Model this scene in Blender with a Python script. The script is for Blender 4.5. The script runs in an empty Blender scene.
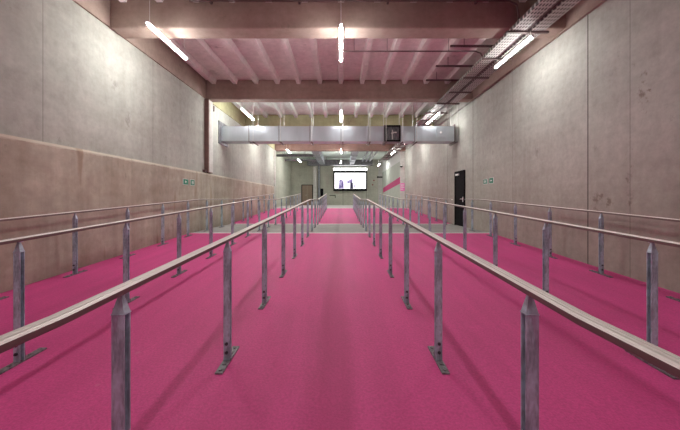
import bpy, bmesh, math, random
from mathutils import Vector, Matrix
random.seed(7)
sc = bpy.context.scene
col = sc.collection

# ------------------------------------------------------------------ helpers
class MB:
    """collects simple shapes; build() links them as ONE mesh object"""
    def __init__(s): s.v = []; s.f = []; s.m = []
    def add(s, vs, fs, mi=0):
        b = len(s.v); s.v += [tuple(v) for v in vs]
        for f in fs: s.f.append([i + b for i in f]); s.m.append(mi)
        return s
    def box(s, x0, x1, y0, y1, z0, z1, mi=0):
        return s.frustum([(x0, y0), (x1, y0), (x1, y1), (x0, y1)], z0, [(x0, y0), (x1, y0), (x1, y1), (x0, y1)], z1, mi)
    def frustum(s, a, z0, b, z1, mi=0):
        n = len(a)
        vs = [(x, y, z0) for x, y in a] + [(x, y, z1) for x, y in b]
        fs = [list(range(n))[::-1], list(range(n, 2 * n))] + [[i, (i + 1) % n, n + (i + 1) % n, n + i] for i in range(n)]
        return s.add(vs, fs, mi)
    def sweep(s, prof, path, mi=0):
        """profile (x,z) swept along a path of (x,y,z) points that runs mainly along Y"""
        n = len(prof); vs = []
        for p in path: vs += [(p[0] + a, p[1], p[2] + b) for a, b in prof]
        fs = []
        for k in range(len(path) - 1):
            for i in range(n):
                j = (i + 1) % n
                fs.append([k * n + i, k * n + j, (k + 1) * n + j, (k + 1) * n + i])
        fs.append(list(range(n))[::-1]); fs.append([(len(path) - 1) * n + i for i in range(n)])
        return s.add(vs, fs, mi)
    def tube(s, p, q, r, n=10, mi=0, r2=None):
        p = Vector(p); q = Vector(q); d = (q - p).normalized()
        u = d.orthogonal().normalized(); w = d.cross(u); r2 = r if r2 is None else r2
        vs = [p + (u * math.cos(2 * math.pi * i / n) + w * math.sin(2 * math.pi * i / n)) * r for i in range(n)]
        vs += [q + (u * math.cos(2 * math.pi * i / n) + w * math.sin(2 * math.pi * i / n)) * r2 for i in range(n)]
        fs = [list(range(n))[::-1], list(range(n, 2 * n))] + [[i, (i + 1) % n, n + (i + 1) % n, n + i] for i in range(n)]
        return s.add(vs, fs, mi)
    def poly(s, pts, mi=0): return s.add(pts, [list(range(len(pts)))], mi)
    def build(s, name, mat, parent=None, smooth=False, bevel=0):
        me = bpy.data.meshes.new(name); me.from_pydata(s.v, [], s.f)
        mats = mat if isinstance(mat, (list, tuple)) else [mat]
        for m in mats: me.materials.append(m)
        for p, mi in zip(me.polygons, s.m): p.material_index = mi; p.use_smooth = smooth
        bm = bmesh.new(); bm.from_mesh(me); bmesh.ops.recalc_face_normals(bm, faces=bm.faces); bm.to_mesh(me); bm.free()
        o = bpy.data.objects.new(name, me); col.objects.link(o)
        if parent: o.parent = parent
        if bevel:
            b = o.modifiers.new('bevel', 'BEVEL'); b.width = bevel; b.segments = 2; b.limit_method = 'ANGLE'
        return o

def tag(o, label, cat, group=None, kind=None):
    o['label'] = label; o['category'] = cat
    if group: o['group'] = group
    if kind: o['kind'] = kind
    return o
def thing(name, label, cat, loc=(0, 0, 0), group=None):
    o = bpy.data.objects.new(name, None); col.objects.link(o); o.location = loc; o.empty_display_size = .1
    return tag(o, label, cat, group)
def struct(o): o['kind'] = 'structure'; return o

# ---------------------------------------------------------------- materials
class NT:
    def __init__(s, name):
        s.m = bpy.data.materials.new(name); s.m.use_nodes = True; s.t = s.m.node_tree
        s.b = s.t.nodes['Principled BSDF']
    def n(s, t, **k):
        x = s.t.nodes.new(t)
        for a, b in k.items():
            if a.startswith('_'): setattr(x, a[1:], b)
            else: x.inputs[a.replace('__', ' ')].default_value = b
        return x
    def l(s, a, b): s.t.links.new(a, b)
    def pos(s): return s.n('ShaderNodeNewGeometry').outputs['Position']
    def objc(s): return s.n('ShaderNodeTexCoord').outputs['Object']
    def scaled(s, vec, sc_):
        m = s.n('ShaderNodeMapping'); m.inputs['Scale'].default_value = sc_; s.l(vec, m.inputs['Vector']); return m.outputs[0]
    def noise(s, vec, scale, detail=4, rough=.6):
        x = s.n('ShaderNodeTexNoise', Scale=scale, Detail=detail, Roughness=rough); s.l(vec, x.inputs['Vector']); return x.outputs['Fac']
    def ramp(s, fac, *st):
        r = s.n('ShaderNodeValToRGB'); e = r.color_ramp.elements
        while len(e) < len(st): e.new(.5)
        for k, (p, c) in enumerate(st):
            e[k].position = p; e[k].color = (*(c if hasattr(c, '__len__') else (c, c, c)), 1)
        s.l(fac, r.inputs[0]); return r.outputs[0]
    def mix(s, fac, a, b, mode='MIX'):
        x = s.n('ShaderNodeMix', _data_type='RGBA', _blend_type=mode)
        for v, i in ((fac, 0), (a, 6), (b, 7)):
            if hasattr(v, 'is_output'): s.l(v, x.inputs[i])
            elif i == 0: x.inputs[0].default_value = v
            else: x.inputs[i].default_value = (*v, 1)
        return x.outputs[2]
    def math(s, op, a, b=0., c=0.):
        x = s.n('ShaderNodeMath', _operation=op)
        for i, v in enumerate((a, b, c)):
            if hasattr(v, 'is_output'): s.l(v, x.inputs[i])
            else: x.inputs[i].default_value = v
        return x.outputs[0]
    def sep(s, v):
        x = s.n('ShaderNodeSeparateXYZ'); s.l(v, x.inputs[0]); return x.outputs
    def bump(s, h, st=.2, d=.02):
        x = s.n('ShaderNodeBump', Strength=st, Distance=d); s.l(h, x.inputs['Height']); s.l(x.outputs[0], s.b.inputs['Normal'])
    def fin(s, colr=None, rough=.8, metal=0, spec=.5):
        if colr is not None:
            if hasattr(colr, 'is_output'): s.l(colr, s.b.inputs['Base Color'])
            else: s.b.inputs['Base Color'].default_value = (*colr, 1)
        if hasattr(rough, 'is_output'): s.l(rough, s.b.inputs['Roughness'])
        else: s.b.inputs['Roughness'].default_value = rough
        s.b.inputs['Metallic'].default_value = metal; s.b.inputs['Specular IOR Level'].default_value = spec
        return s.m

def plain(name, c, rough=.6, metal=0, var=.12, scale=14):
    t = NT(name); f = t.noise(t.objc(), scale)
    k = t.ramp(f, (.3, [x * (1 - var) for x in c]), (.7, [min(1, x * (1 + var)) for x in c]))
    return t.fin(k, rough, metal)
def emit(name, c, s):
    t = NT(name); t.b.inputs['Emission Color'].default_value = (*c, 1); t.b.inputs['Emission Strength'].default_value = s
    return t.fin((.02, .02, .02) if s < 1 else (.8, .8, .8), .4)

def concrete(name, c, seams=(), faint=(), brown=None, var=.14, streak=.3, axis=1, ledge=False, spots=()):
    """cast concrete: blotches, vertical weathering streaks, formwork seams; brown = warm low zone below that height"""
    t = NT(name); p = t.pos(); s = t.sep(p)
    big = t.noise(p, .55, 5, .62); fine = t.noise(p, 7, 6, .7)
    k = t.ramp(big, (.28, [x * (1 - var) for x in c]), (.72, [min(1, x * (1 + var)) for x in c]))
    k = t.mix(.35, k, t.ramp(fine, (.3, .55), (.7, 1.25)), 'MULTIPLY')
    st = t.noise(t.scaled(p, (2.2, 2.2, .16)), 1.6, 5, .6)
    k = t.mix(streak, k, t.ramp(st, (.33, (.72, .68, .64)), (.6, (1.06, 1.05, 1.04))), 'MULTIPLY')
    hz = t.noise(t.scaled(p, (.3, .3, 3.2)), 1.1, 4, .6)
    k = t.mix(.3, k, t.ramp(hz, (.35, (.8, .76, .73)), (.6, (1.05, 1.05, 1.05))), 'MULTIPLY')
    if brown is not None:
        zz = t.math('ADD', s[2], t.math('MULTIPLY', t.math('SUBTRACT', big, .5), 1.6))
        mr = t.n('ShaderNodeMapRange'); mr.inputs[1].default_value = brown[0]; mr.inputs[2].default_value = brown[1]
        mr.inputs[3].default_value = 1; mr.inputs[4].default_value = 0; t.l(zz, mr.inputs[0])
        k = t.mix(mr.outputs[0], k, t.mix(1, k, brown[2], 'MULTIPLY'))
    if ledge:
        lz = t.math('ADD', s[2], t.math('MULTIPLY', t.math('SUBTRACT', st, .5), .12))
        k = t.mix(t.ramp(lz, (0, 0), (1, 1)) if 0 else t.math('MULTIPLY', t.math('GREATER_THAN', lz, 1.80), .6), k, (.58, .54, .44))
    if ledge:
        b2 = t.noise(t.scaled(p, (1, .8, 1)), 1.1, 3, .45)
        k = t.mix(t.ramp(b2, (.5, 0), (.54, .3)), k, t.mix(1, k, (.74, .66, .6), 'MULTIPLY'))
        dr = t.noise(t.scaled(p, (1, 2.6, .35)), .9, 4, .55)
        k = t.mix(t.ramp(dr, (.6, 0), (.66, .6)), k, t.mix(1, k, (.62, .47, .38), 'MULTIPLY'))
    # dark rubbed stains
    blot = t.noise(t.scaled(p, (1, 1.2, .9)), 1.5, 7, .72)
    k = t.mix(t.ramp(blot, (.63, 0), (.74, .55)), k, (.12, .095, .08))
    for sy, szz, ry, rz in spots:
        d = t.math('ADD', t.math('POWER', t.math('DIVIDE', t.math('SUBTRACT', s[1], sy), ry), 2.), t.math('POWER', t.math('DIVIDE', t.math('SUBTRACT', s[2], szz), rz), 2.))
        q = t.noise(p, 5.5, 5, .7)
        v = t.math('SUBTRACT', q, t.math('MULTIPLY', d, .14))
        k = t.mix(t.ramp(v, (.46, 0), (.56, .7)), k, (.16, .12, .09))
    dark = None
    for y, w, d in [(y, .012, .9) for y in seams] + [(y, .008, .35) for y in faint]:
        dd = t.math('ABSOLUTE', t.math('SUBTRACT', s[axis], y))
        ln = t.math('MULTIPLY', t.math('LESS_THAN', dd, w), d)
        dark = ln if dark is None else t.math('MAXIMUM', dark, ln)
    if dark is not None: k = t.mix(dark, k, (.05, .042, .04))
    t.bump(t.math('ADD', fine, t.math('MULTIPLY', big, .6)), .25, .02)
    return t.fin(k, .85, 0, .3)

SEAM_R = (5.55, 10.38, 12.88); FAINT_R = (2.3, 4.74, 7.98, 15.34, 17.66, 20.24)
M = {}
M['wall_r'] = concrete('concrete_right', (.43, .435, .395), SEAM_R, FAINT_R, brown=(.2, 2.6, (.86, .78, .74)), spots=((5.28, .98, .28, .22), (4.75, 1.35, .1, .5), (4.5, 2.6, .12, .35)))
M['wall_l'] = concrete('concrete_left', (.43, .44, .395), (18.4,), (4.7, 7.45, 12.9, 15.4))
M['wall_low'] = concrete('concrete_low_left', (.44, .40, .33), (), (3.2, 6.6, 9.9, 14.0), streak=.6, var=.22, ledge=True)
M['wall_far'] = concrete('concrete_far', (.50, .51, .43), (-2.05, 0.2, 2.55), (), axis=0)
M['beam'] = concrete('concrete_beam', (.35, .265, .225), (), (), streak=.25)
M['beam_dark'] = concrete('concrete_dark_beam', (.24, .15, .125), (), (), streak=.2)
M['beam_olive_lit'] = concrete('concrete_olive_lit', (.44, .42, .25), (), (), streak=.3)  # lit copy of the beam concrete: olive light put into its colour
M['slab'] = concrete('concrete_slab', (.74, .66, .64), (), (), streak=.1, var=.1)
M['slab_far_lit'] = concrete('concrete_slab_far_lit', (.78, .89, .83), (), (), streak=.1, var=.07)  # same slab, whiter: light past the second beam put into the colour
M['slab'] = concrete('concrete_slab_near_bounce', (.76, .69, .68), (), (), streak=.1, var=.1)  # same slab, pinker: bounce from the pink floor tinted into the colour
M['column'] = concrete('concrete_column_shaded', (.22, .14, .12), (), (), streak=.3)  # shade and pink bounce on the pilaster front put into the colour
M['pale'] = concrete('pale_paint', (.62, .61, .58), (), (), streak=.2, var=.06)

def floor_mat():
    t = NT('pink_floor_coating'); p = t.pos(); s = t.sep(p)
    a = t.noise(p, .5, 5, .6); f = t.noise(p, 60, 3, .7); m = t.noise(t.scaled(p, (3, .35, 1)), 1.2, 4, .6)
    k = t.ramp(a, (.3, (.56, .055, .215)), (.7, (.66, .075, .27)))
    k = t.mix(.5, k, t.ramp(f, (.35, .72), (.65, 1.2)), 'MULTIPLY')
    k = t.mix(.5, k, t.ramp(m, (.35, .84), (.65, 1.08)), 'MULTIPLY')
    # a faint shadow streak, put into the colour, down the middle of the centre aisle
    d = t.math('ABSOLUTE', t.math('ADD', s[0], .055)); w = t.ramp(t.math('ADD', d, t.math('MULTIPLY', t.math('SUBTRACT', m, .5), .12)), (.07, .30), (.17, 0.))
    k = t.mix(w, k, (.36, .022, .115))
    sp = t.noise(p, 9, 2, .5); k = t.mix(t.ramp(sp, (.74, 0), (.78, .35)), k, (.62, .2, .3))
    t.bump(f, .35, .006)
    return t.fin(k, t.ramp(a, (.3, .5), (.7, .62)), 0, .2)
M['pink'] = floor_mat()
M['landing'] = concrete('landing_concrete', (.36, .36, .335), (), (), streak=0, var=.14)
M['white_line'] = plain('white_line_paint', (.92, .90, .90), .6, 0, .04)
M['far_floor'] = concrete('far_floor_concrete', (.55, .54, .52), (), (), streak=0, var=.08)

def galv(name, c, metal=.25, rough=.48, sp=.45, bl=.75):
    t = NT(name); p = t.objc(); v = t.n('ShaderNodeTexVoronoi', Scale=38.); t.l(p, v.inputs['Vector'])
    n1 = t.noise(p, 10, 5, .65)
    k = t.mix(sp, t.ramp(n1, (.3, [x * .55 for x in c]), (.7, [min(1, x * 1.35) for x in c])), t.ramp(v.outputs['Distance'], (.0, [x * .75 for x in c]), (.7, [min(1, x * 1.3) for x in c])))
    sm = t.noise(t.scaled(p, (9, 9, 1.6)), 3, 4, .6); k = t.mix(t.ramp(sm, (.46, 0), (.58, bl)), k, [x * .45 for x in c])
    t.bump(n1, .1, .004)
    return t.fin(k, rough, metal)
M['galv'] = galv('galvanised_post_steel', (.46, .58, .66), .3)
M['foot'] = galv('dull_foot_steel', (.22, .215, .225), .35)
def sheet(name, c):
    t = NT(name); n1 = t.noise(t.scaled(t.objc(), (1, 1, .25)), 2.2, 3, .5)
    return t.fin(t.ramp(n1, (.35, [x * .88 for x in c]), (.65, [x * 1.08 for x in c])), t.ramp(n1, (.3, .3), (.7, .42)), .8)
M['duct'] = sheet('galvanised_duct_sheet', (.57, .62, .68)); M['joint'] = sheet('duct_joint_metal', (.30, .29, .31))
M['duct_dark'] = galv('dull_duct_sheet', (.20, .20, .215), .6, .45)
M['duct_far'] = galv('grey_far_duct', (.36, .38, .42), .4, .5)
M['bolt'] = plain('dark_bolt_steel', (.07, .07, .08), .5, .6)
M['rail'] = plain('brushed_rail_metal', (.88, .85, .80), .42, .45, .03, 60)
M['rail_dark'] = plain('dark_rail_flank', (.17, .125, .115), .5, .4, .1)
M['black'] = plain('black_metal_paint', (.008, .008, .009), .9, 0, .2); M['black'].node_tree.nodes['Principled BSDF'].inputs['Specular IOR Level'].default_value = .12
M['dark_steel'] = plain('dark_red_brown_steel', (.10, .06, .06), .5, .2)
M['wire'] = plain('pale_hanger_steel', (.7, .68, .66), .5, .2)
M['housing'] = plain('white_lamp_housing', (.8, .8, .8), .5)
M['door_brown'] = plain('brown_door_paint', (.30, .215, .155), .55, 0, .1)
M['lamp'] = emit('lit_tube', (1, .985, .955), 165)
M['lamp_side'] = emit('lit_side_tube', (1, .985, .955), 95)
M['lamp_bar'] = emit('lit_bar', (1, .98, .96), 9)
M['green'] = plain('exit_green', (.0, .19, .105), .5, 0, .05)
M['sign_white'] = plain('sign_white', (.9, .92, .9), .5, 0, .03)
M['sign_pink'] = plain('sign_pink', (.85, .20, .55), .5, 0, .03)
M['red'] = plain('dull_red', (.25, .05, .05), .5)
M['screen'] = emit('lit_screen', (.97, .96, 1), 1.5)
M['ink_purple'] = emit('screen_purple', (.22, .15, .5), .6)
M['ink_lilac'] = emit('screen_lilac', (.55, .48, .8), .8)
M['ink_navy'] = emit('screen_navy', (.03, .02, .1), .5)

def tray_mat():
    t = NT('perforated_tray'); p = t.objc(); s = t.sep(p)
    fx = t.math('ABSOLUTE', t.math('SUBTRACT', t.math('FRACT', t.math('MULTIPLY', s[0], 18.5)), .5))
    fy = t.math('ABSOLUTE', t.math('SUBTRACT', t.math('FRACT', t.math('MULTIPLY', s[1], 9.)), .5))
    hole = t.math('MULTIPLY', t.math('LESS_THAN', fx, .27), t.math('LESS_THAN', fy, .33))
    n1 = t.noise(p, 5)
    k = t.ramp(n1, (.3, (.36, .34, .32)), (.7, (.46, .44, .41)))
    return t.fin(t.mix(hole, k, (.06, .05, .05)), .6, .1)
M['tray'] = tray_mat()

def stripe_mat():
    t = NT('sage_wall_with_stripe'); p = t.pos(); s = t.sep(p); n = t.noise(p, 1.4, 5)
    k = t.ramp(n, (.3, (.36, .385, .33)), (.7, (.43, .455, .39)))
    mid = t.math('SUBTRACT', 2.31, t.math('MULTIPLY', t.math('SUBTRACT', s[1], 21.5), .054))
    d = t.math('ABSOLUTE', t.math('SUBTRACT', s[2], mid))
    st = t.math('MULTIPLY', t.math('LESS_THAN', d, .235), t.math('LESS_THAN', s[1], 30.2))
    k = t.mix(st, k, (.45, .02, .135))
    k = t.mix(t.math('GREATER_THAN', s[2], 3.62), k, (.60, .60, .58))
    return t.fin(k, .75)
M['stripe'] = stripe_mat()

# -------------------------------------------------------------- the setting
YR = 1.0
Y0, YA, YB, YC, YE = -7.0, 9.2, 12.35, 20.5, 31.0     # hall start, landing, second ramp, top, far wall
S1, S2 = .0452, .0476
ZT = S2 * (YC - YB)
def fz(y):
    if y < YA: return -S1 * (YA - max(y, YR))
    if y < YB: return 0.
    return S2 * (min(y, YC) - YB)
XL, XLU, XR, XRF, XLF = -4.45, -4.52, 4.42, 4.10, -5.0
CZ = 4.95; BZ = 4.31                                    # slab underside, beam underside

fl = MB(); LW = .09
def strip(y0, y1, mi):
    fl.add([(-5.3, y0, fz(y0)), (4.9, y0, fz(y0)), (4.9, y1, fz(y1)), (-5.3, y1, fz(y1))], [[0, 1, 2, 3]], mi)
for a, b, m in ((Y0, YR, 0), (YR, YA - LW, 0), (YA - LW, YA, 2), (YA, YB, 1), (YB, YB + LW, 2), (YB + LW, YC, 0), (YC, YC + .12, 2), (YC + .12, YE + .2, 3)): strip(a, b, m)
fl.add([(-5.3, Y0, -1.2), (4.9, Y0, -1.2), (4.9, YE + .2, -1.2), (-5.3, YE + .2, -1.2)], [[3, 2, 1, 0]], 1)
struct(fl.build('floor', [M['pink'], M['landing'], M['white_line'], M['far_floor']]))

def wall(name, boxes, mat):
    b = MB()
    for bx in boxes: b.box(*bx)
    return struct(b.build(name, mat))
wall('wall_left', [(XLU - .6, XLU, Y0, 21.4, 1.75, BZ + .03)], M['wall_l'])
lw = MB(); lw.sweep([(XL, -1.1), (XL, 1.82), (XL - .02, 1.86), (XLU - .01, 1.87), (XLU - .4, 1.87), (XLU - .4, -1.1)], [(0, Y0, 0), (0, 20.6, 0)])
struct(lw.build('wall_left_low', M['wall_low']))
wall('wall_left_end', [(XLU - .6, XL, 20.6, 21.4, -.2, 1.86)], M['wall_l'])
wall('wall_right', [(XR, XR + .4, Y0, 21.5, -1.1, BZ - .01)], M['wall_r'])
wall('wall_left_far', [(XLF - .3, XLF, 21.4, YE, -.2, CZ)], M['wall_far'])
wall('wall_right_far', [(XRF, XRF + .7, 21.5, YE, -.2, CZ)], M['stripe'])
wall('wall_right_return', [(XRF + .003, XRF + .7, 21.48, 21.5, -.2, CZ)], M['pale'])
wall('wall_back', [(-5.4, 5, YE, YE + .3, -.3, CZ + .1)], M['wall_far'])
wall('wall_front', [(-5.4, 5, Y0 - .3, Y0, -1.2, CZ + .1)], M['wall_r'])
# edge girders above the walls
wall('trim_left', [(XLU - .4, XLU + .04, Y0, 10.5, BZ + .03, CZ + .05)], M['beam'])
wall('trim_left_far', [(XLU - .4, XLU + .04, 10.5, 21.4, BZ + .03, CZ + .05)], M['beam_olive_lit'])
wall('trim_right', [(XR - .05, XR + .4, Y0, 10.5, BZ - .01, CZ + .05)], M['beam'])
wall('trim_right_far', [(XR - .05, XR + .4, 10.5, 21.5, BZ - .01, CZ + .05)], M['wall_r'])

wall('ceiling', [(-5.4, 5, Y0, 10.5, CZ, CZ + .2)], M['slab'])
wall('ceiling_far', [(-5.4, 5, 10.5, YE, CZ, CZ + .2)], M['slab_far_lit'])
BEAMS = [(6.0, 6.42, BZ, 'beam'), (10.26, 10.64, BZ, 'beam'), (14.5, 14.9, BZ, 'beam_olive_lit'), (20.95, 21.4, 4.28, 'beam_dark')]
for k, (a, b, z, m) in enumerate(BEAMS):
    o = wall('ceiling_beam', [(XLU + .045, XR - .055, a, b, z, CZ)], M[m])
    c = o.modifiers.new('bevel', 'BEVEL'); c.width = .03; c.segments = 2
# slab ribs between the beams
rp = None
for y0, y1, full in ((-2.5, 5.99, 1), (6.43, 10.25, 1), (10.65, 14.49, 1), (14.91, 20.94, 1)):
    me = None
    for i in range(-6, 7):
        if me is None:
            b = MB(); b.sweep([(-.06, 0), (.06, 0), (.095, .15), (-.095, .15)], [(0, y0, 0), (0, y1, 0)])
            o = b.build('ceiling_rib', M['slab'] if y0 < 10 else M['slab_far_lit']); me = o.data
        else:
            o = bpy.data.objects.new('ceiling_rib', me); col.objects.link(o)
        struct(o); o.location = (.7 * i, 0, CZ - .15)
# pilaster under the second beam on the left wall, standing on the ledge
pl = MB(); pl.box(XLU + .001, XLU + .13, 10.26, 10.62, 1.875, BZ)
o = pl.build('trim_pilaster', [M['column']]); struct(o)
pl = MB(); pl.box(XLU + .12, XLU + .135, 10.32, 10.62, 1.9, BZ - .01); pl.build('trim_lighter_side', M['pale'], o)  # added pale sheet: inner side lighter than the shaded front
pl = MB(); pl.box(-4.9, -4.5, 20.9, 21.39, 1.87, BZ); pl.box(XLU, XLU + .1, 20.85, 20.949, 1.87, 4.28); struct(pl.build('trim_pilaster', M['pale']))
pl = MB(); pl.box(3.72, 4.09, 30.7, 30.99, fz(31), CZ); struct(pl.build('trim_column', M['pale']))
pl = MB(); pl.box(-2.75, -2.4, 30.7, 30.99, fz(31), CZ); struct(pl.build('trim_column', M['pale']))
pl = MB(); pl.box(-1.2, -1.05, 30.9, 30.99, fz(31), CZ); struct(pl.build('trim_column', M['wall_far']))

# doors
def slab_door(name, x, y0, y1, z0, z1):
    f = MB(); w = .07
    f.box(x - .05, x - .001, y0, y0 + w, z0, z1); f.box(x - .05, x - .001, y1 - w, y1, z0, z1); f.box(x - .05, x - .001, y0 + w, y1 - w, z1 - w, z1)
    d = struct(f.build(name, M['black']))
    l = MB(); l.box(x - .03, x - .001, y0 + w, y1 - w, z0 + .01, z1 - w); l.build('door_leaf', M['black'], d)
    h = MB(); h.tube((x - .03, y0 + .14, z0 + 1.0), (x - .09, y0 + .14, z0 + 1.0), .011); h.tube((x - .085, y0 + .13, z0 + 1.0), (x - .085, y0 + .27, z0 + 1.0), .01)
    h.box(x - .036, x - .03, y0 + .11, y0 + .17, z0 + .9, z0 + 1.08); h.build('door_handle', M['wire'], d)
    c = MB(); c.box(x - .09, x - .03, y0 + .5, y0 + .74, z1 - .16, z1 - .1); c.build('door_closer', M['sign_white'], d)
    return d
slab_door('door_1', XR, 11.02, 11.95, 0, 2.04)
f = MB(); dz = fz(31); f.box(-3.95, -3.88, 30.93, 30.998, dz, dz + 2.05); f.box(-2.87, -2.8, 30.93, 30.998, dz, dz + 2.05); f.box(-3.88, -2.87, 30.93, 30.998, dz + 1.98, dz + 2.05)
d2 = struct(f.build('door_2', M['black']))
for x0, x1 in ((-3.88, -3.385), (-3.365, -2.87)):
    l = MB(); l.box(x0, x1, 30.95, 30.998, dz + .01, dz + 1.98); lf = l.build('door_leaf', M['door_brown'], d2)
h = MB(); h.tube((-3.42, 30.95, dz + 1), (-3.42, 30.89, dz + 1), .012); h.tube((-3.42, 30.89, dz + 1), (-3.56, 30.89, dz + 1), .012); h.build('door_handle', M['wire'], d2)

# ---------------------------------------------------------------- handrails
RAILH = .998
ROWS = [1.29 + 1.21 * k for k in range(16)]
# ribbed rail profile: slightly domed top with four ridges, flat sides, underside channel
def rail_profile():
    w = .030; pts = [(-w + .006, -.032), (-w, -.026), (-w, -.008)]
    n = 4
    for i in range(n):
        a = -w + .002 + (2 * w - .004) * i / n; b = -w + .002 + (2 * w - .004) * (i + 1) / n
        dome = lambda x: -.006 * (x / w) ** 2
        pts += [(a + .0024, dome(a + .0024) - .006 if i else dome(a) - .001), (a + .0036, dome(a + .0036)), (b - .0036, dome(b - .0036)), (b - .0024, dome(b - .0024) - .006 if i < n - 1 else dome(b) - .001)]
    pts += [(w, -.008), (w, -.026), (w - .006, -.032)]
    return pts
RP = rail_profile()
PW, PD = .026, .020                                    # half width (X), half depth (Y) of a post channel
POST_TOP = RAILH - .032
def post_mesh(side):
    """galvanised channel, open towards side (+1 = +X), pointed head"""
    b = MB(); t = .006; h = POST_TOP - .085; w, d = PW, PD
    x = lambda v: v * side
    c = [(x(-w), -d), (x(w), -d), (x(w), -d + t), (x(-w + t), -d + t), (x(-w + t), d - t), (x(w), d - t), (x(w), d), (x(-w), d)]
    b.frustum(c, .012, c, h)
    a = [(-w - .002, -d - .002), (w + .002, -d - .002), (w + .002, d + .002), (-w - .002, d + .002)]
    b.frustum(a, h, a, h + .004)
    b.frustum([(-w, -d), (w, -d), (w, d), (-w, d)], h + .004, [(-.007, -.007), (.007, -.007), (.007, .007), (-.007, .007)], POST_TOP - .004)
    b.box(-.014, .014, -.02, .02, POST_TOP - .006, POST_TOP + .002)
    return b
def foot_mesh():
    b = MB(); b.box(-.029, .029, -.185, .205, 0, .012)
    for y in (-.15, -.075, .09, .17): b.tube((0, y, .012), (0, y, .022), .014, 6)
    b.box(-.024, .024, .0215, .029, .012, .17)
    return b
def bolt_mesh():
    b = MB(); b.tube((0, 0, 0), (0, -.01, 0), .013, 6); b.tube((0, -.01, 0), (0, -.018, 0), .007, 8); return b
proto = {}
def handrail(label, x, y0, y1, ys, side, group=None):
    r = thing('handrail', label, 'handrail', (x, ys[0], fz(ys[0])), group)
    L = r.location
    path = [(0, y - L.y, fz(y) + RAILH - L.z) for y in [y0] + [k for k in (YR, YA, YB) if y0 < k < y1] + [y1]]
    mb = MB().sweep(RP, path); npr = len(RP)
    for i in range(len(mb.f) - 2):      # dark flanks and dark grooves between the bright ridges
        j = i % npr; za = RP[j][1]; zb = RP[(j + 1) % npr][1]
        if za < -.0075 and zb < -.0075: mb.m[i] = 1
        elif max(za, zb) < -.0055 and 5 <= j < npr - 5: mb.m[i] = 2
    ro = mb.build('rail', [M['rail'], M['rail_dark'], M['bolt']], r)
    for k, y in enumerate(ys):
        if side not in proto:
            p = post_mesh(side).build('post', M['galv'], r); proto[side] = p.data
        else:
            p = bpy.data.objects.new('post', proto[side]); col.objects.link(p); p.parent = r
        p.location = (0, y - L.y, fz(y) - L.z)
        if 'foot' not in proto: f = foot_mesh().build('foot_plate', M['foot'], p); proto['foot'] = f.data
        else: f = bpy.data.objects.new('foot_plate', proto['foot']); col.objects.link(f); f.parent = p
        f.rotation_euler.x = math.atan((0 if y < YR else S1) if y < YA else 0 if y < YB else S2)
        if y < 7.5:
            for z in (.075, .145):
                if 'bolt' not in proto: o = bolt_mesh().build('bolt', M['bolt'], p); proto['bolt'] = o.data
                else: o = bpy.data.objects.new('bolt', proto['bolt']); col.objects.link(o); o.parent = p
                o.location = (0, -PD, z)
    return r
G = 'steel handrails on posts'
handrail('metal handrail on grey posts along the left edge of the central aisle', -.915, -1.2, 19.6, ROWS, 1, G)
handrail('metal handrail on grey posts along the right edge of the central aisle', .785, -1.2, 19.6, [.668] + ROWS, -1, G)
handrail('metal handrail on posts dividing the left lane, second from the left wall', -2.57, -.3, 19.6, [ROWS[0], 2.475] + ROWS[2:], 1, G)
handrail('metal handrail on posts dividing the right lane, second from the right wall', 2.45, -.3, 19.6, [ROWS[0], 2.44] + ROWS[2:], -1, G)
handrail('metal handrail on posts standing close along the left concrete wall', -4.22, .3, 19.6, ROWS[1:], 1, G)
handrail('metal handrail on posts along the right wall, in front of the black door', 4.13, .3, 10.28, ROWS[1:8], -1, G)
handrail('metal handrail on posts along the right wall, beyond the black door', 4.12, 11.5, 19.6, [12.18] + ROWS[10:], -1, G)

# --------------------------------------------------------------- tube lights
def lamp(label, x, y0, y1, z, group='hanging tube lights', ceil_z=CZ):
    t = thing('hanging_tube_light', label, 'light', (x, y0, z), group); L = y1 - y0
    n = 10; e = 0 if x > 3 else .4; prof = [(.03 * math.cos(a), .028 * math.sin(a)) for a in [math.pi - e + (math.pi + 2 * e) * i / n for i in range(n + 1)]]
    MB().sweep(prof, [(0, .02, 0), (0, L - .02, 0)]).build('diffuser', M['lamp_side'] if x > 3 else M['lamp'], t)
    b = MB(); b.box(-.024, .024, .0, L, .0115 if e else .001, .036); b.box(-.03, .03, 0, .018, -.03, .001); b.box(-.03, .03, L - .018, L, -.03, .001); b.build('housing', M['housing'], t)
    if ceil_z:
        for y in (.08, L - .08):
            b = MB(); b.tube((0, y, .03), (0, y, ceil_z - z - (.15 if abs(x) < .1 or abs(x + 3.5) < .12 else 0)), .005, 6); b.build('suspension_wire', M['wire'], t)
    return t
def under_(y):                                           # what a wire is fixed to above y
    for a, b, z, m in BEAMS:
        if a - .1 < y < b + .1: return z
    return CZ
rows = [(-3.42, 5.46, 6.85, 4.1, 'left'), (0, 5.52, 6.95, 4.1, 'middle'), (3.63, 5.86, 7.28, 4.09, 'right'),
        (-3.42, 10.65, 12.1, 4.1, 'left'), (0, 10.9, 12.4, 4.1, 'middle'), (3.5, 11.0, 12.6, 4.06, 'right'),
        (-3.42, 15.4, 16.8, 4.1, 'left'), (0, 15.6, 17.0, 4.1, 'middle'), (3.5, 15.7, 17.1, 4.06, 'right'),
        (-3.42, 19.4, 20.85, 4.1, 'left'), (0.0, 19.5, 20.9, 4.12, 'middle'), (3.4, 19.5, 20.9, 4.02, 'right'),
        (-3.42, 24.6, 26.2, 4.14, 'left'), (0, 25.4, 26.9, 4.12, 'middle'), (3.35, 26.6, 28.1, 4.02, 'right')]
words = ['nearest', 'second', 'third', 'fourth', 'farthest']
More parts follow.
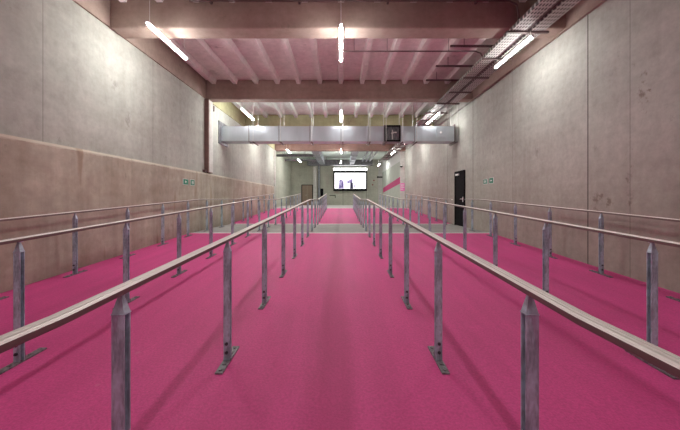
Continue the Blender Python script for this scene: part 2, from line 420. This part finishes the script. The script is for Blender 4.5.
for k, (x, a, b, z, sd) in enumerate(rows):
    where = {'left': 'over the left lane', 'middle': 'over the central aisle', 'right': 'under the cable tray'}[sd]
    w = words[k // 3]
    lamp(f'lit white tube light {where}, {w} of its row', x, a, b, z, ceil_z=4.22 if sd == 'right' else CZ if k else BZ + .64)
# lamps of the same rows that hang over and behind the photographer
for y in (-.0, -5.0):
    for x in (-3.42, 0, 3.5):
        ld = bpy.data.lights.new('tube_lamp', 'AREA'); ld.shape = 'RECTANGLE'; ld.size = .07; ld.size_y = 1.45; ld.energy = 30 if y > -1 else 14; ld.color = (1, .97, .94)
        lo = bpy.data.objects.new('tube_lamp', ld); col.objects.link(lo); lo.location = (x, y + .2, 4.08)
AREA = [o for o in col.objects if o.type == 'LIGHT']

# ----------------------------------------------------------- ventilation duct
DY0, DY1, DZ0, DZ1 = 11.62, 12.2, 3.17, 3.73
dx = lambda px: (px - 341) * DY0 / 310
v = thing('ventilation_duct', 'long galvanised rectangular air duct hanging across the hall', 'air duct', (0, 11.9, DZ0))
def P(mb, name, mat, par, off=(0, 0, 0)):
    o = mb.build(name, mat, par); o.location = -Vector(par.location) + Vector(off); return o
joints = [XLU + .02, dx(249), dx(279), dx(310), dx(341), dx(368), dx(384), dx(400.5), dx(414.5), 4.26]
for k in range(len(joints) - 1):
    a, b = joints[k] + .004, joints[k + 1] - .004
    m = MB()
    if k == 6:
        m.box(a, b, DY0 + .05, DY1, DZ0, DZ1); P(m, 'duct_section', M['duct_dark'], v)
    else:
        # cross-broken sheet: the front panel swells slightly towards its middle
        cx, cz = (a + b) / 2, (DZ0 + DZ1) / 2
        m.box(a, b, DY0 + .001, DY1, DZ0, DZ1)
        m.add([(a, DY0, DZ0), (b, DY0, DZ0), (b, DY0, DZ1), (a, DY0, DZ1), (cx, DY0 - .014, cz)], [[0, 1, 4], [1, 2, 4], [2, 3, 4], [3, 0, 4]])
        P(m, 'duct_section', M['duct'], v)
for k, x in enumerate(joints[1:], 1):
    ro_ = .17 if k == 1 else .07
    e = .03 if k < len(joints) - 1 else .07
    f = MB(); w = .014
    f.box(x - w, x + w, DY0 - .03, DY0, DZ0 - e, DZ1 + e); f.box(x - w, x + w, DY1, DY1 + .03, DZ0 - e, DZ1 + e)
    f.box(x - w, x + w, DY0, DY1, DZ0 - e, DZ0); f.box(x - w, x + w, DY0, DY1, DZ1, DZ1 + e)
    P(f, 'flange', M['dark_steel'] if k == len(joints) - 1 else M['joint'], v)
    s = MB(); s.box(x + ro_ - .02, x + ro_ + .02, DY0 - .08, DY1 + .08, DZ0 - .06, DZ0 - .031); P(s, 'support_bar', M['dark_steel'], v)
    for y in (DY0 - .06, DY1 + .06):
        r = MB(); r.tube((x + ro_, y, DZ0 - .06), (x + ro_, y, CZ - (.15 if abs((x + ro_ + .35) % .7 - .35) < .12 else 0)), .008, 6); P(r, 'hanger_rod', M['wire'], v)
f = MB(); x0 = XLU + .005; f.box(x0, x0 + .03, DY0 - .22, DY1 + .1, DZ0 - .12, DZ1 + .16); P(f, 'wall_collar', M['duct_dark'], v)
f = MB(); a, b = dx(384) + .01, dx(400.5) - .01
f.box(a, b, DY0 - .05, DY0 - .01, DZ0 - .02, DZ0 + .03); f.box(a, b, DY0 - .05, DY0 - .01, DZ1 - .02, DZ1 + .03); f.box(a, a + .04, DY0 - .05, DY0 - .01, DZ0 + .03, DZ1 - .02); f.box(b - .04, b, DY0 - .05, DY0 - .01, DZ0 + .03, DZ1 - .02)
P(f, 'damper_frame', M['black'], v)
f = MB(); c = (a + b) / 2; f.tube((c, DY0 + .05, DZ0 + .3), (c, DY0 - .03, DZ0 + .3), .04, 12); f.box(c - .015, c + .015, DY0 - .04, DY0 - .02, DZ0 + .06, DZ0 + .42); f.box(c - .02, c + .16, DY0 - .04, DY0 - .02, DZ0 + .3, DZ0 + .34)
P(f, 'damper_lever', M['wire'], v)
f = MB(); a, b = dx(436), dx(445); f.box(a, b, DY0 - .035, DY0 - .012, DZ0 + .14, DZ0 + .5); h_ = P(f, 'access_hatch', M['duct'], v)
f = MB(); c = (a + b) / 2; f.tube((c, DY0 - .035, DZ0 + .32), (c, DY0 - .06, DZ0 + .32), .035, 12); k_ = f.build('hatch_knob', M['sign_white'], h_)

# ----------------------------------------------------------------- cable tray
TX0, TX1, TZ = 3.27, 3.91, 4.235
ct = thing('hanging_cable_tray', 'twin perforated cable tray running along the right side below the ceiling', 'cable tray', (3.59, 6, TZ))
for x0, x1 in ((TX0, TX0 + .27), (TX1 - .27, TX1)):
    m = MB(); y0, y1 = -2, 27
    m.box(x0, x1, y0, y1, TZ, TZ + .004); m.box(x0 - .004, x0, y0, y1, TZ, TZ + .06); m.box(x1, x1 + .004, y0, y1, TZ, TZ + .06)
    P(m, 'tray', M['tray'], ct)
for i in range(19):
    y = 6.0 + 1.12 * (i - 1)
    if abs(y - 6.2) < .4: y = 5.98
    m = MB(); e = .09 if i in (1, 5, 6) else .02
    m.box(TX0 - e, TX1 + e, y - .02, y + .02, TZ - .035, TZ - .001); P(m, 'bracket', M['dark_steel'], ct)
    inb = any(a - .05 < y < b + .05 for a, b, z, mm in BEAMS)
    for x in (TX0 + .32,):
        m = MB(); m.tube((x, y, TZ - .03), (x, y, BZ if inb else CZ - .0), .006, 6); P(m, 'hanger_rod', M['wire'], ct)
m = MB(); m.tube((TX0 + .30, 4.0, TZ + .03), (TX0 + .30, 27, TZ + .03), .022, 8); m.tube((TX0 + .345, 4.0, TZ + .025), (TX0 + .345, 27, TZ + .025), .016, 8); P(m, 'cable', M['dark_steel'], ct)

for y, nm in ((7.3, 'nearest'), (8.4, 'middle'), (9.4, 'farthest')):
    b = thing('hanging_channel', f'dark steel channel crossing above the cable tray, {nm} of three under the ribbed slab', 'steel channel', (3.2, y, 4.6), 'steel channels above the tray')
    m = MB(); m.box(2.57, 3.98, y - .022, y + .022, 4.58, 4.622); P(m, 'channel', M['dark_steel'], b)
    for x in (2.9, 3.93):
        m = MB(); m.tube((x, y, 4.622), (x, y, CZ), .008, 6); P(m, 'hanger_rod', M['dark_steel'], b)
m = MB(); m.tube((.04, 7.05, 4.36), (3.05, 7.05, 4.36), .016, 8); m.tube((3.05, 7.05, 4.36), (3.17, 7.05, 4.32), .016, 8); m.tube((3.17, 7.05, 4.32), (3.23, 7.05, 4.22), .016, 8)
for x in (.3, 1.05, 2.45): m.tube((x, 7.05, 4.36), (x, 7.05, CZ), .006, 6)
tag(m.build('hanging_conduit', M['dark_steel']), 'thin dark conduit running from the nearest middle tube light to the cable tray', 'conduit')
m = MB(); m.tube((-2.9, 5.93, 4.79), (3.22, 5.93, 4.79), .016, 8); m.tube((3.22, 5.93, 4.79), (3.36, 5.93, 4.72), .016, 8); m.tube((3.36, 5.93, 4.72), (3.4, 5.93, 4.5), .016, 8); m.tube((3.4, 5.93, 4.5), (3.4, 5.93, 4.3), .016, 8)
for x in (-2.5, -.8, .9, 2.6): m.box(x - .02, x + .02, 5.91, 5.998, 4.765, 4.815)
tag(m.build('mounted_conduit', M['dark_steel']), 'dark conduit clipped along the front face of the nearest ceiling beam', 'conduit')

# ----------------------------------------------------------------- exit signs
def sign(label, x, y, z, w, h, face, kind):
    """green safety sign flat on a side wall; face=+1 looks to +X"""
    s = thing('exit_sign', label, 'sign', (x, y, z), 'green exit signs')
    g = lambda u, q, d: (x + face * d, y - face * u * -1 if False else y + u, z + q)
    b = MB(); xx = sorted((x, x + face * .012)); b.box(xx[0], xx[1], y - w / 2, y + w / 2, z - h / 2, z + h / 2); P(b, 'plate', M['sign_white'], s)
    b = MB(); e = .008; b.poly([g(-w / 2 + e, -h / 2 + e, .014), (x + face * .014, y + w / 2 - e, z - h / 2 + e), (x + face * .014, y + w / 2 - e, z + h / 2 - e), (x + face * .014, y - w / 2 + e, z + h / 2 - e)]); P(b, 'green_field', M['green'], s)
    b = MB(); S = min(w, h) * .4; f = lambda u, q: (x + face * .016, y + u * S, z + q * S)
    if kind == 'arrow_near':      # arrow pointing towards the viewer's end of the wall
        b.poly([f(.75, .13), f(-.1, .13), f(-.1, -.13), f(.75, -.13)]); b.poly([f(-.75, 0), f(-.1, .55), f(-.1, -.55)])
    elif kind == 'arrow':
        b.poly([f(-.75, .13), f(.1, .13), f(.1, -.13), f(-.75, -.13)]); b.poly([f(.75, 0), f(.1, .55), f(.1, -.55)])
    else:                         # running figure in front of a doorway
        b.poly([f(.3, -.65), f(.7, -.65), f(.7, .65), f(.3, .65)])
        b.poly([f(-.35 + .16 * math.cos(a), .58 + .16 * math.sin(a)) for a in [i * math.pi / 4 for i in range(8)]])
        b.poly([f(-.55, .35), f(-.2, .4), f(-.1, -.1), f(-.4, -.15)])
        b.poly([f(-.2, .35), f(.1, .1), f(.05, 0), f(-.22, .2)]); b.poly([f(-.52, .35), f(-.85, .15), f(-.8, .05), f(-.48, .22)])
        b.poly([f(-.2, -.1), f(.1, -.4), f(.02, -.8), f(-.08, -.8), f(-.03, -.42), f(-.3, -.15)]); b.poly([f(-.4, -.1), f(-.55, -.5), f(-.9, -.6), f(-.9, -.7), f(-.48, -.6), f(-.28, -.15)])
    P(b, 'symbol', M['sign_white'], s)
sign('green arrow exit sign on the left wall, nearer of the pair', XL + .001, 8.86, 1.49, .30, .17, 1, 'arrow_near')
sign('green running figure exit sign on the left wall, farther of the pair', XL + .001, 9.26, 1.49, .27, .18, 1, 'man')
sign('green running figure exit sign on the right wall, farther of the pair', XR - .001, 9.47, 1.53, .25, .16, -1, 'man')
sign('green arrow exit sign on the right wall, nearer of the pair', XR - .001, 9.09, 1.54, .26, .17, -1, 'arrow')

# ---------------------------------------------------------------- far end bits
sx = lambda px, Y=30.6: (px - 341) * Y / 310
sz = lambda py, Y=30.6: 1 + (199 - py) * Y / 310
s = thing('projection_screen', 'large wall screen in a black frame on the far end wall', 'screen', (sx(350), 30.9, sz(191)))
x0, x1, z0, z1 = sx(333.3), sx(367), sz(191), sz(170.8)
b = MB(); b.box(x0, x1, 30.6, 30.72, z0, z1); b.box(x0 + .3, x1 - .3, 30.72, 30.995, z0 + .4, z1 - .4); P(b, 'frame', M['black'], s)
u0, u1, w0, w1 = sx(334.6), sx(365.8), sz(188.7), sz(172.9)
b = MB(); b.box(u0, u1, 30.592, 30.5995, w0, w1); sd = P(b, 'display', M['screen'], s)
def ink(name, mat, polys, d):
    b = MB()
    for pl_ in polys: b.poly([(sx(px), 30.592 - d, sz(py)) for px, py in pl_])
    b.build(name, mat, sd)
ink('picture_shape', M['ink_lilac'], [[(338, 188.5), (339.5, 181), (341.5, 179), (343.5, 181), (344, 188.5)], [(347, 183.5), (347.3, 180.4), (349.8, 180.2), (350, 183)], [(340.9, 173.5), (342, 173.6), (341.8, 178), (341.2, 178)], [(354, 188), (354.3, 183.5), (355.8, 184), (355.6, 188)], [(349.5, 180), (351.5, 178.6), (353, 180.5), (352, 183), (350, 183)]], .002)
ink('picture_shape', M['ink_purple'], [[(339, 188.5), (340, 184.5), (341.2, 186), (340.6, 188.5)], [(341.4, 184), (342.8, 181), (343.6, 184), (342.6, 188), (341.8, 186)], [(339, 180.7), (340.6, 179.6), (340.9, 180.9), (339.4, 182)], [(347.6, 183), (348.2, 181.6), (349.2, 182.6)], [(350.2, 181), (351.6, 180), (352.2, 182), (351, 182.6)]], .004)
ink('picture_shape', M['ink_navy'], [[(350, 188.6), (350.2, 183), (351.6, 182.2), (353, 183.2), (353.2, 188.6)], [(341.2, 187.6), (342, 184.4), (342.8, 187)]], .005)
lb = thing('bar_light', 'long lit white bar light mounted just above the wall screen', 'light', (sx(350), 30.5, sz(169)))
b = MB(); b.box(sx(333.5), sx(366.8), 30.5, 30.56, sz(170.3), sz(168.3)); P(b, 'diffuser', M['lamp_bar'], lb)
b = MB(); b.box(sx(333.5), sx(366.8), 30.561, 30.7, sz(170.3), sz(168)); b.box(-.1, .1, 30.7, 30.995, sz(170), sz(168.6)); P(b, 'housing', M['housing'], lb)

def far(name, label, cat, mat, mb): return tag(mb.build(name, mat), label, cat)
# lengthwise air ducts in the far hall and the dark cross duct in front of the end wall
b = MB(); b.box(-2.05, -1.55, 21.5, 29.3, 4.28, 4.72)
for y in (23, 24.6, 26.2, 27.8): b.box(-2.08, -1.52, y, y + .05, 4.25, 4.75); b.tube((-2.065, y + .02, 4.7), (-2.065, y + .02, CZ), .012, 6); b.tube((-1.535, y + .02, 4.7), (-1.535, y + .02, CZ), .012, 6)
far('hanging_air_duct', 'grey air duct running lengthwise under the far ceiling, left of the screen', 'air duct', M['duct_far'], b)
b = MB(); b.box(.82, 1.22, 21.5, 29.3, 4.26, 4.66)
for y in (23.4, 25.2, 27): b.box(.79, 1.25, y, y + .05, 4.23, 4.69); b.tube((.8, y + .02, 4.65), (.8, y + .02, CZ), .012, 6); b.tube((1.24, y + .02, 4.65), (1.24, y + .02, CZ), .012, 6)
far('hanging_air_duct', 'grey air duct running lengthwise under the far ceiling, above the screen', 'air duct', M['duct_far'], b)
b = MB(); b.box(-3.2, 3.0, 29.35, 29.95, 4.2, 4.72)
for x in (-2.6, -1.4, -.2, 1., 2.2): b.box(x, x + .05, 29.31, 29.99, 4.16, 4.76); b.tube((x + .02, 29.33, 4.75), (x + .02, 29.33, CZ), .012, 6)
far('hanging_air_duct', 'dark air duct crossing in front of the far end wall above the screen', 'air duct', M['duct_dark'], b)
for k, (y, z, lab) in enumerate(((23.6, 4.32, 'lowest and nearest'), (24.3, 4.45, 'middle'), (27.2, 4.42, 'farthest'))):
    b = MB(); b.tube((-4.9, y, z), (-2.1, y, z), .1 if k != 1 else .07, 12)
    for x in (-4.3, -2.8): b.tube((x, y, z), (x, y, CZ), .012, 6)
    tag(b.build('hanging_pipe', M['duct_dark']), f'dark pipe crossing the far left under the ceiling, {lab} of three', 'pipe', 'dark pipes in the far left corner')
for k, (x, z) in enumerate(((2.0, 4.55), (2.35, 4.55), (2.7, 4.55))):
    b = MB(); b.tube((x, 21.5, z), (x, 29.3, z), .06, 10)
    for y in (22.5, 24.5, 26.5, 28.5): b.tube((x, y, z), (x, y, CZ), .01, 6)
    tag(b.build('hanging_pipe', M['duct_far']), f'grey pipe running lengthwise under the far ceiling at the right, {["left", "middle", "right"][k]} of three', 'pipe', 'grey pipes beside the tray')
b = MB(); X = sx(319, 30.8); b.tube((X, 30.75, dz), (X, 30.75, CZ), .09, 12)
for z in (1.2, 2.4, 3.6): b.tube((X, 30.75, z), (X, 30.75, z + .06), .11, 12)
far('drain_pipe', 'grey blue vertical pipe on the far end wall right of the brown door', 'pipe', M['duct_far'], b)
b = MB(); b.box(sx(320.6, 30.8), sx(323.2, 30.8), 30.75, 30.995, sz(196), sz(188.5)); b.box(sx(320.9, 30.8), sx(322.9, 30.8), 30.735, 30.75, sz(194.5), sz(189.5))
far('wall_cabinet', 'small black cabinet on the far end wall between pipe and screen', 'cabinet', M['black'], b)
b = MB(); b.tube((sx(329.5), 30.85, sz(195.3)), (sx(335.5), 30.85, sz(195.3)), .03, 8)
for px in (330, 335): b.tube((sx(px), 30.85, sz(195.3)), (sx(px), 30.995, sz(195.3)), .02, 6)
b.tube((sx(335.3), 30.85, sz(195.3)), (sx(335.3), 30.85, sz(198)), .03, 8)
far('grab_rail', 'short dark rail fixed to the far end wall under the screen', 'rail', M['black'], b)
for px, py, w in ((374.3, 180.2, 'upper'), (373, 184.6, 'lower')):
    b = MB(); b.tube((sx(px), 30.995, sz(py)), (sx(px), 30.93, sz(py)), .075, 14); b.tube((sx(px), 30.93, sz(py)), (sx(px), 30.91, sz(py)), .04, 12)
    tag(b.build('mounted_alarm_button', M['red']), f'small dull red round alarm on the end wall right of the screen, {w} one', 'alarm', 'round alarms right of the screen')
b = MB(); b.box(3.55, 4.3 - .21, 30.55, 30.69, 3.1, 3.22); b.box(3.6, 3.66, 30.5, 30.55, 3.06, 3.26)
far('mounted_bracket', 'dark horizontal bracket on the pale column at the far right corner', 'bracket', M['black'], b)
c = thing('security_camera', 'small dome camera on the pale wall corner above the pink notice', 'camera', (4.16, 21.4, 3.27))
b = MB(); b.box(4.13, 4.2, 21.36, 21.479, 3.27, 3.35); P(b, 'mount', M['sign_white'], c)
b = MB()
for i in range(4):
    a0, a1 = i * math.pi / 8, (i + 1) * math.pi / 8
    b.tube((4.165, 21.36, 3.27 - .1 * math.sin(a0)), (4.165, 21.36, 3.27 - .1 * math.sin(a1)), .1 * math.cos(a0), 14, 0, max(.002, .1 * math.cos(a1)))
P(b, 'dome', M['black'], c)
n = thing('notice_sign', 'bright pink notice with white lines on the pale wall end', 'sign', (4.29, 21.47, 1.8))
b = MB(); b.box(4.115, 4.41, 21.465, 21.479, 1.55, 2.1); P(b, 'board', M['sign_pink'], n)
b = MB()
for z, a, e in ((1.98, 4.15, 4.37), (1.9, 4.15, 4.33), (1.8, 4.15, 4.385), (1.68, 4.15, 4.3)): b.box(a, e, 21.461, 21.4645, z - .022, z + .022)
P(b, 'lines', M['sign_white'], n)
b = MB(); b.box(XLU + .0, XLU + .09, 10.12, 10.25, 1.875, 1.96); b.box(XLU, XLU + .13, 10.2, 10.255, 1.9, 1.925)
far('mounted_bracket', 'small dark bracket at the foot of the left pilaster on the wall ledge', 'bracket', M['dark_steel'], b)
b = MB(); b.box(XLU + .0, XLU + .12, 10.68, 10.8, 4.05, 4.22); b.tube((XLU + .06, 10.74, 4.05), (XLU + .06, 10.74, 4.0), .03, 8)
far('mounted_junction_box', 'small dark box high on the left wall behind the second beam', 'box', M['dark_steel'], b)

# -------------------------------------------------------------- camera, world
cam = bpy.data.cameras.new('camera'); co = bpy.data.objects.new('camera', cam); col.objects.link(co)
co.location = (0, 0, 1.0); co.rotation_euler = (math.pi / 2, 0, 0)
cam.sensor_width = 36; cam.lens = 310 / 680 * 36; cam.shift_x = -1 / 680; cam.shift_y = -16 / 680; cam.clip_start = .05
sc.camera = co
w = bpy.data.worlds.new('world'); sc.world = w; w.use_nodes = True
w.node_tree.nodes['Background'].inputs[0].default_value = (.8, .8, .85, 1); w.node_tree.nodes['Background'].inputs[1].default_value = .0
sc.view_settings.view_transform = 'Standard'; sc.view_settings.look = 'None'; sc.view_settings.exposure = 0.04; sc.view_settings.gamma = 1.05
sc.cycles.max_bounces = 10; sc.cycles.diffuse_bounces = 8
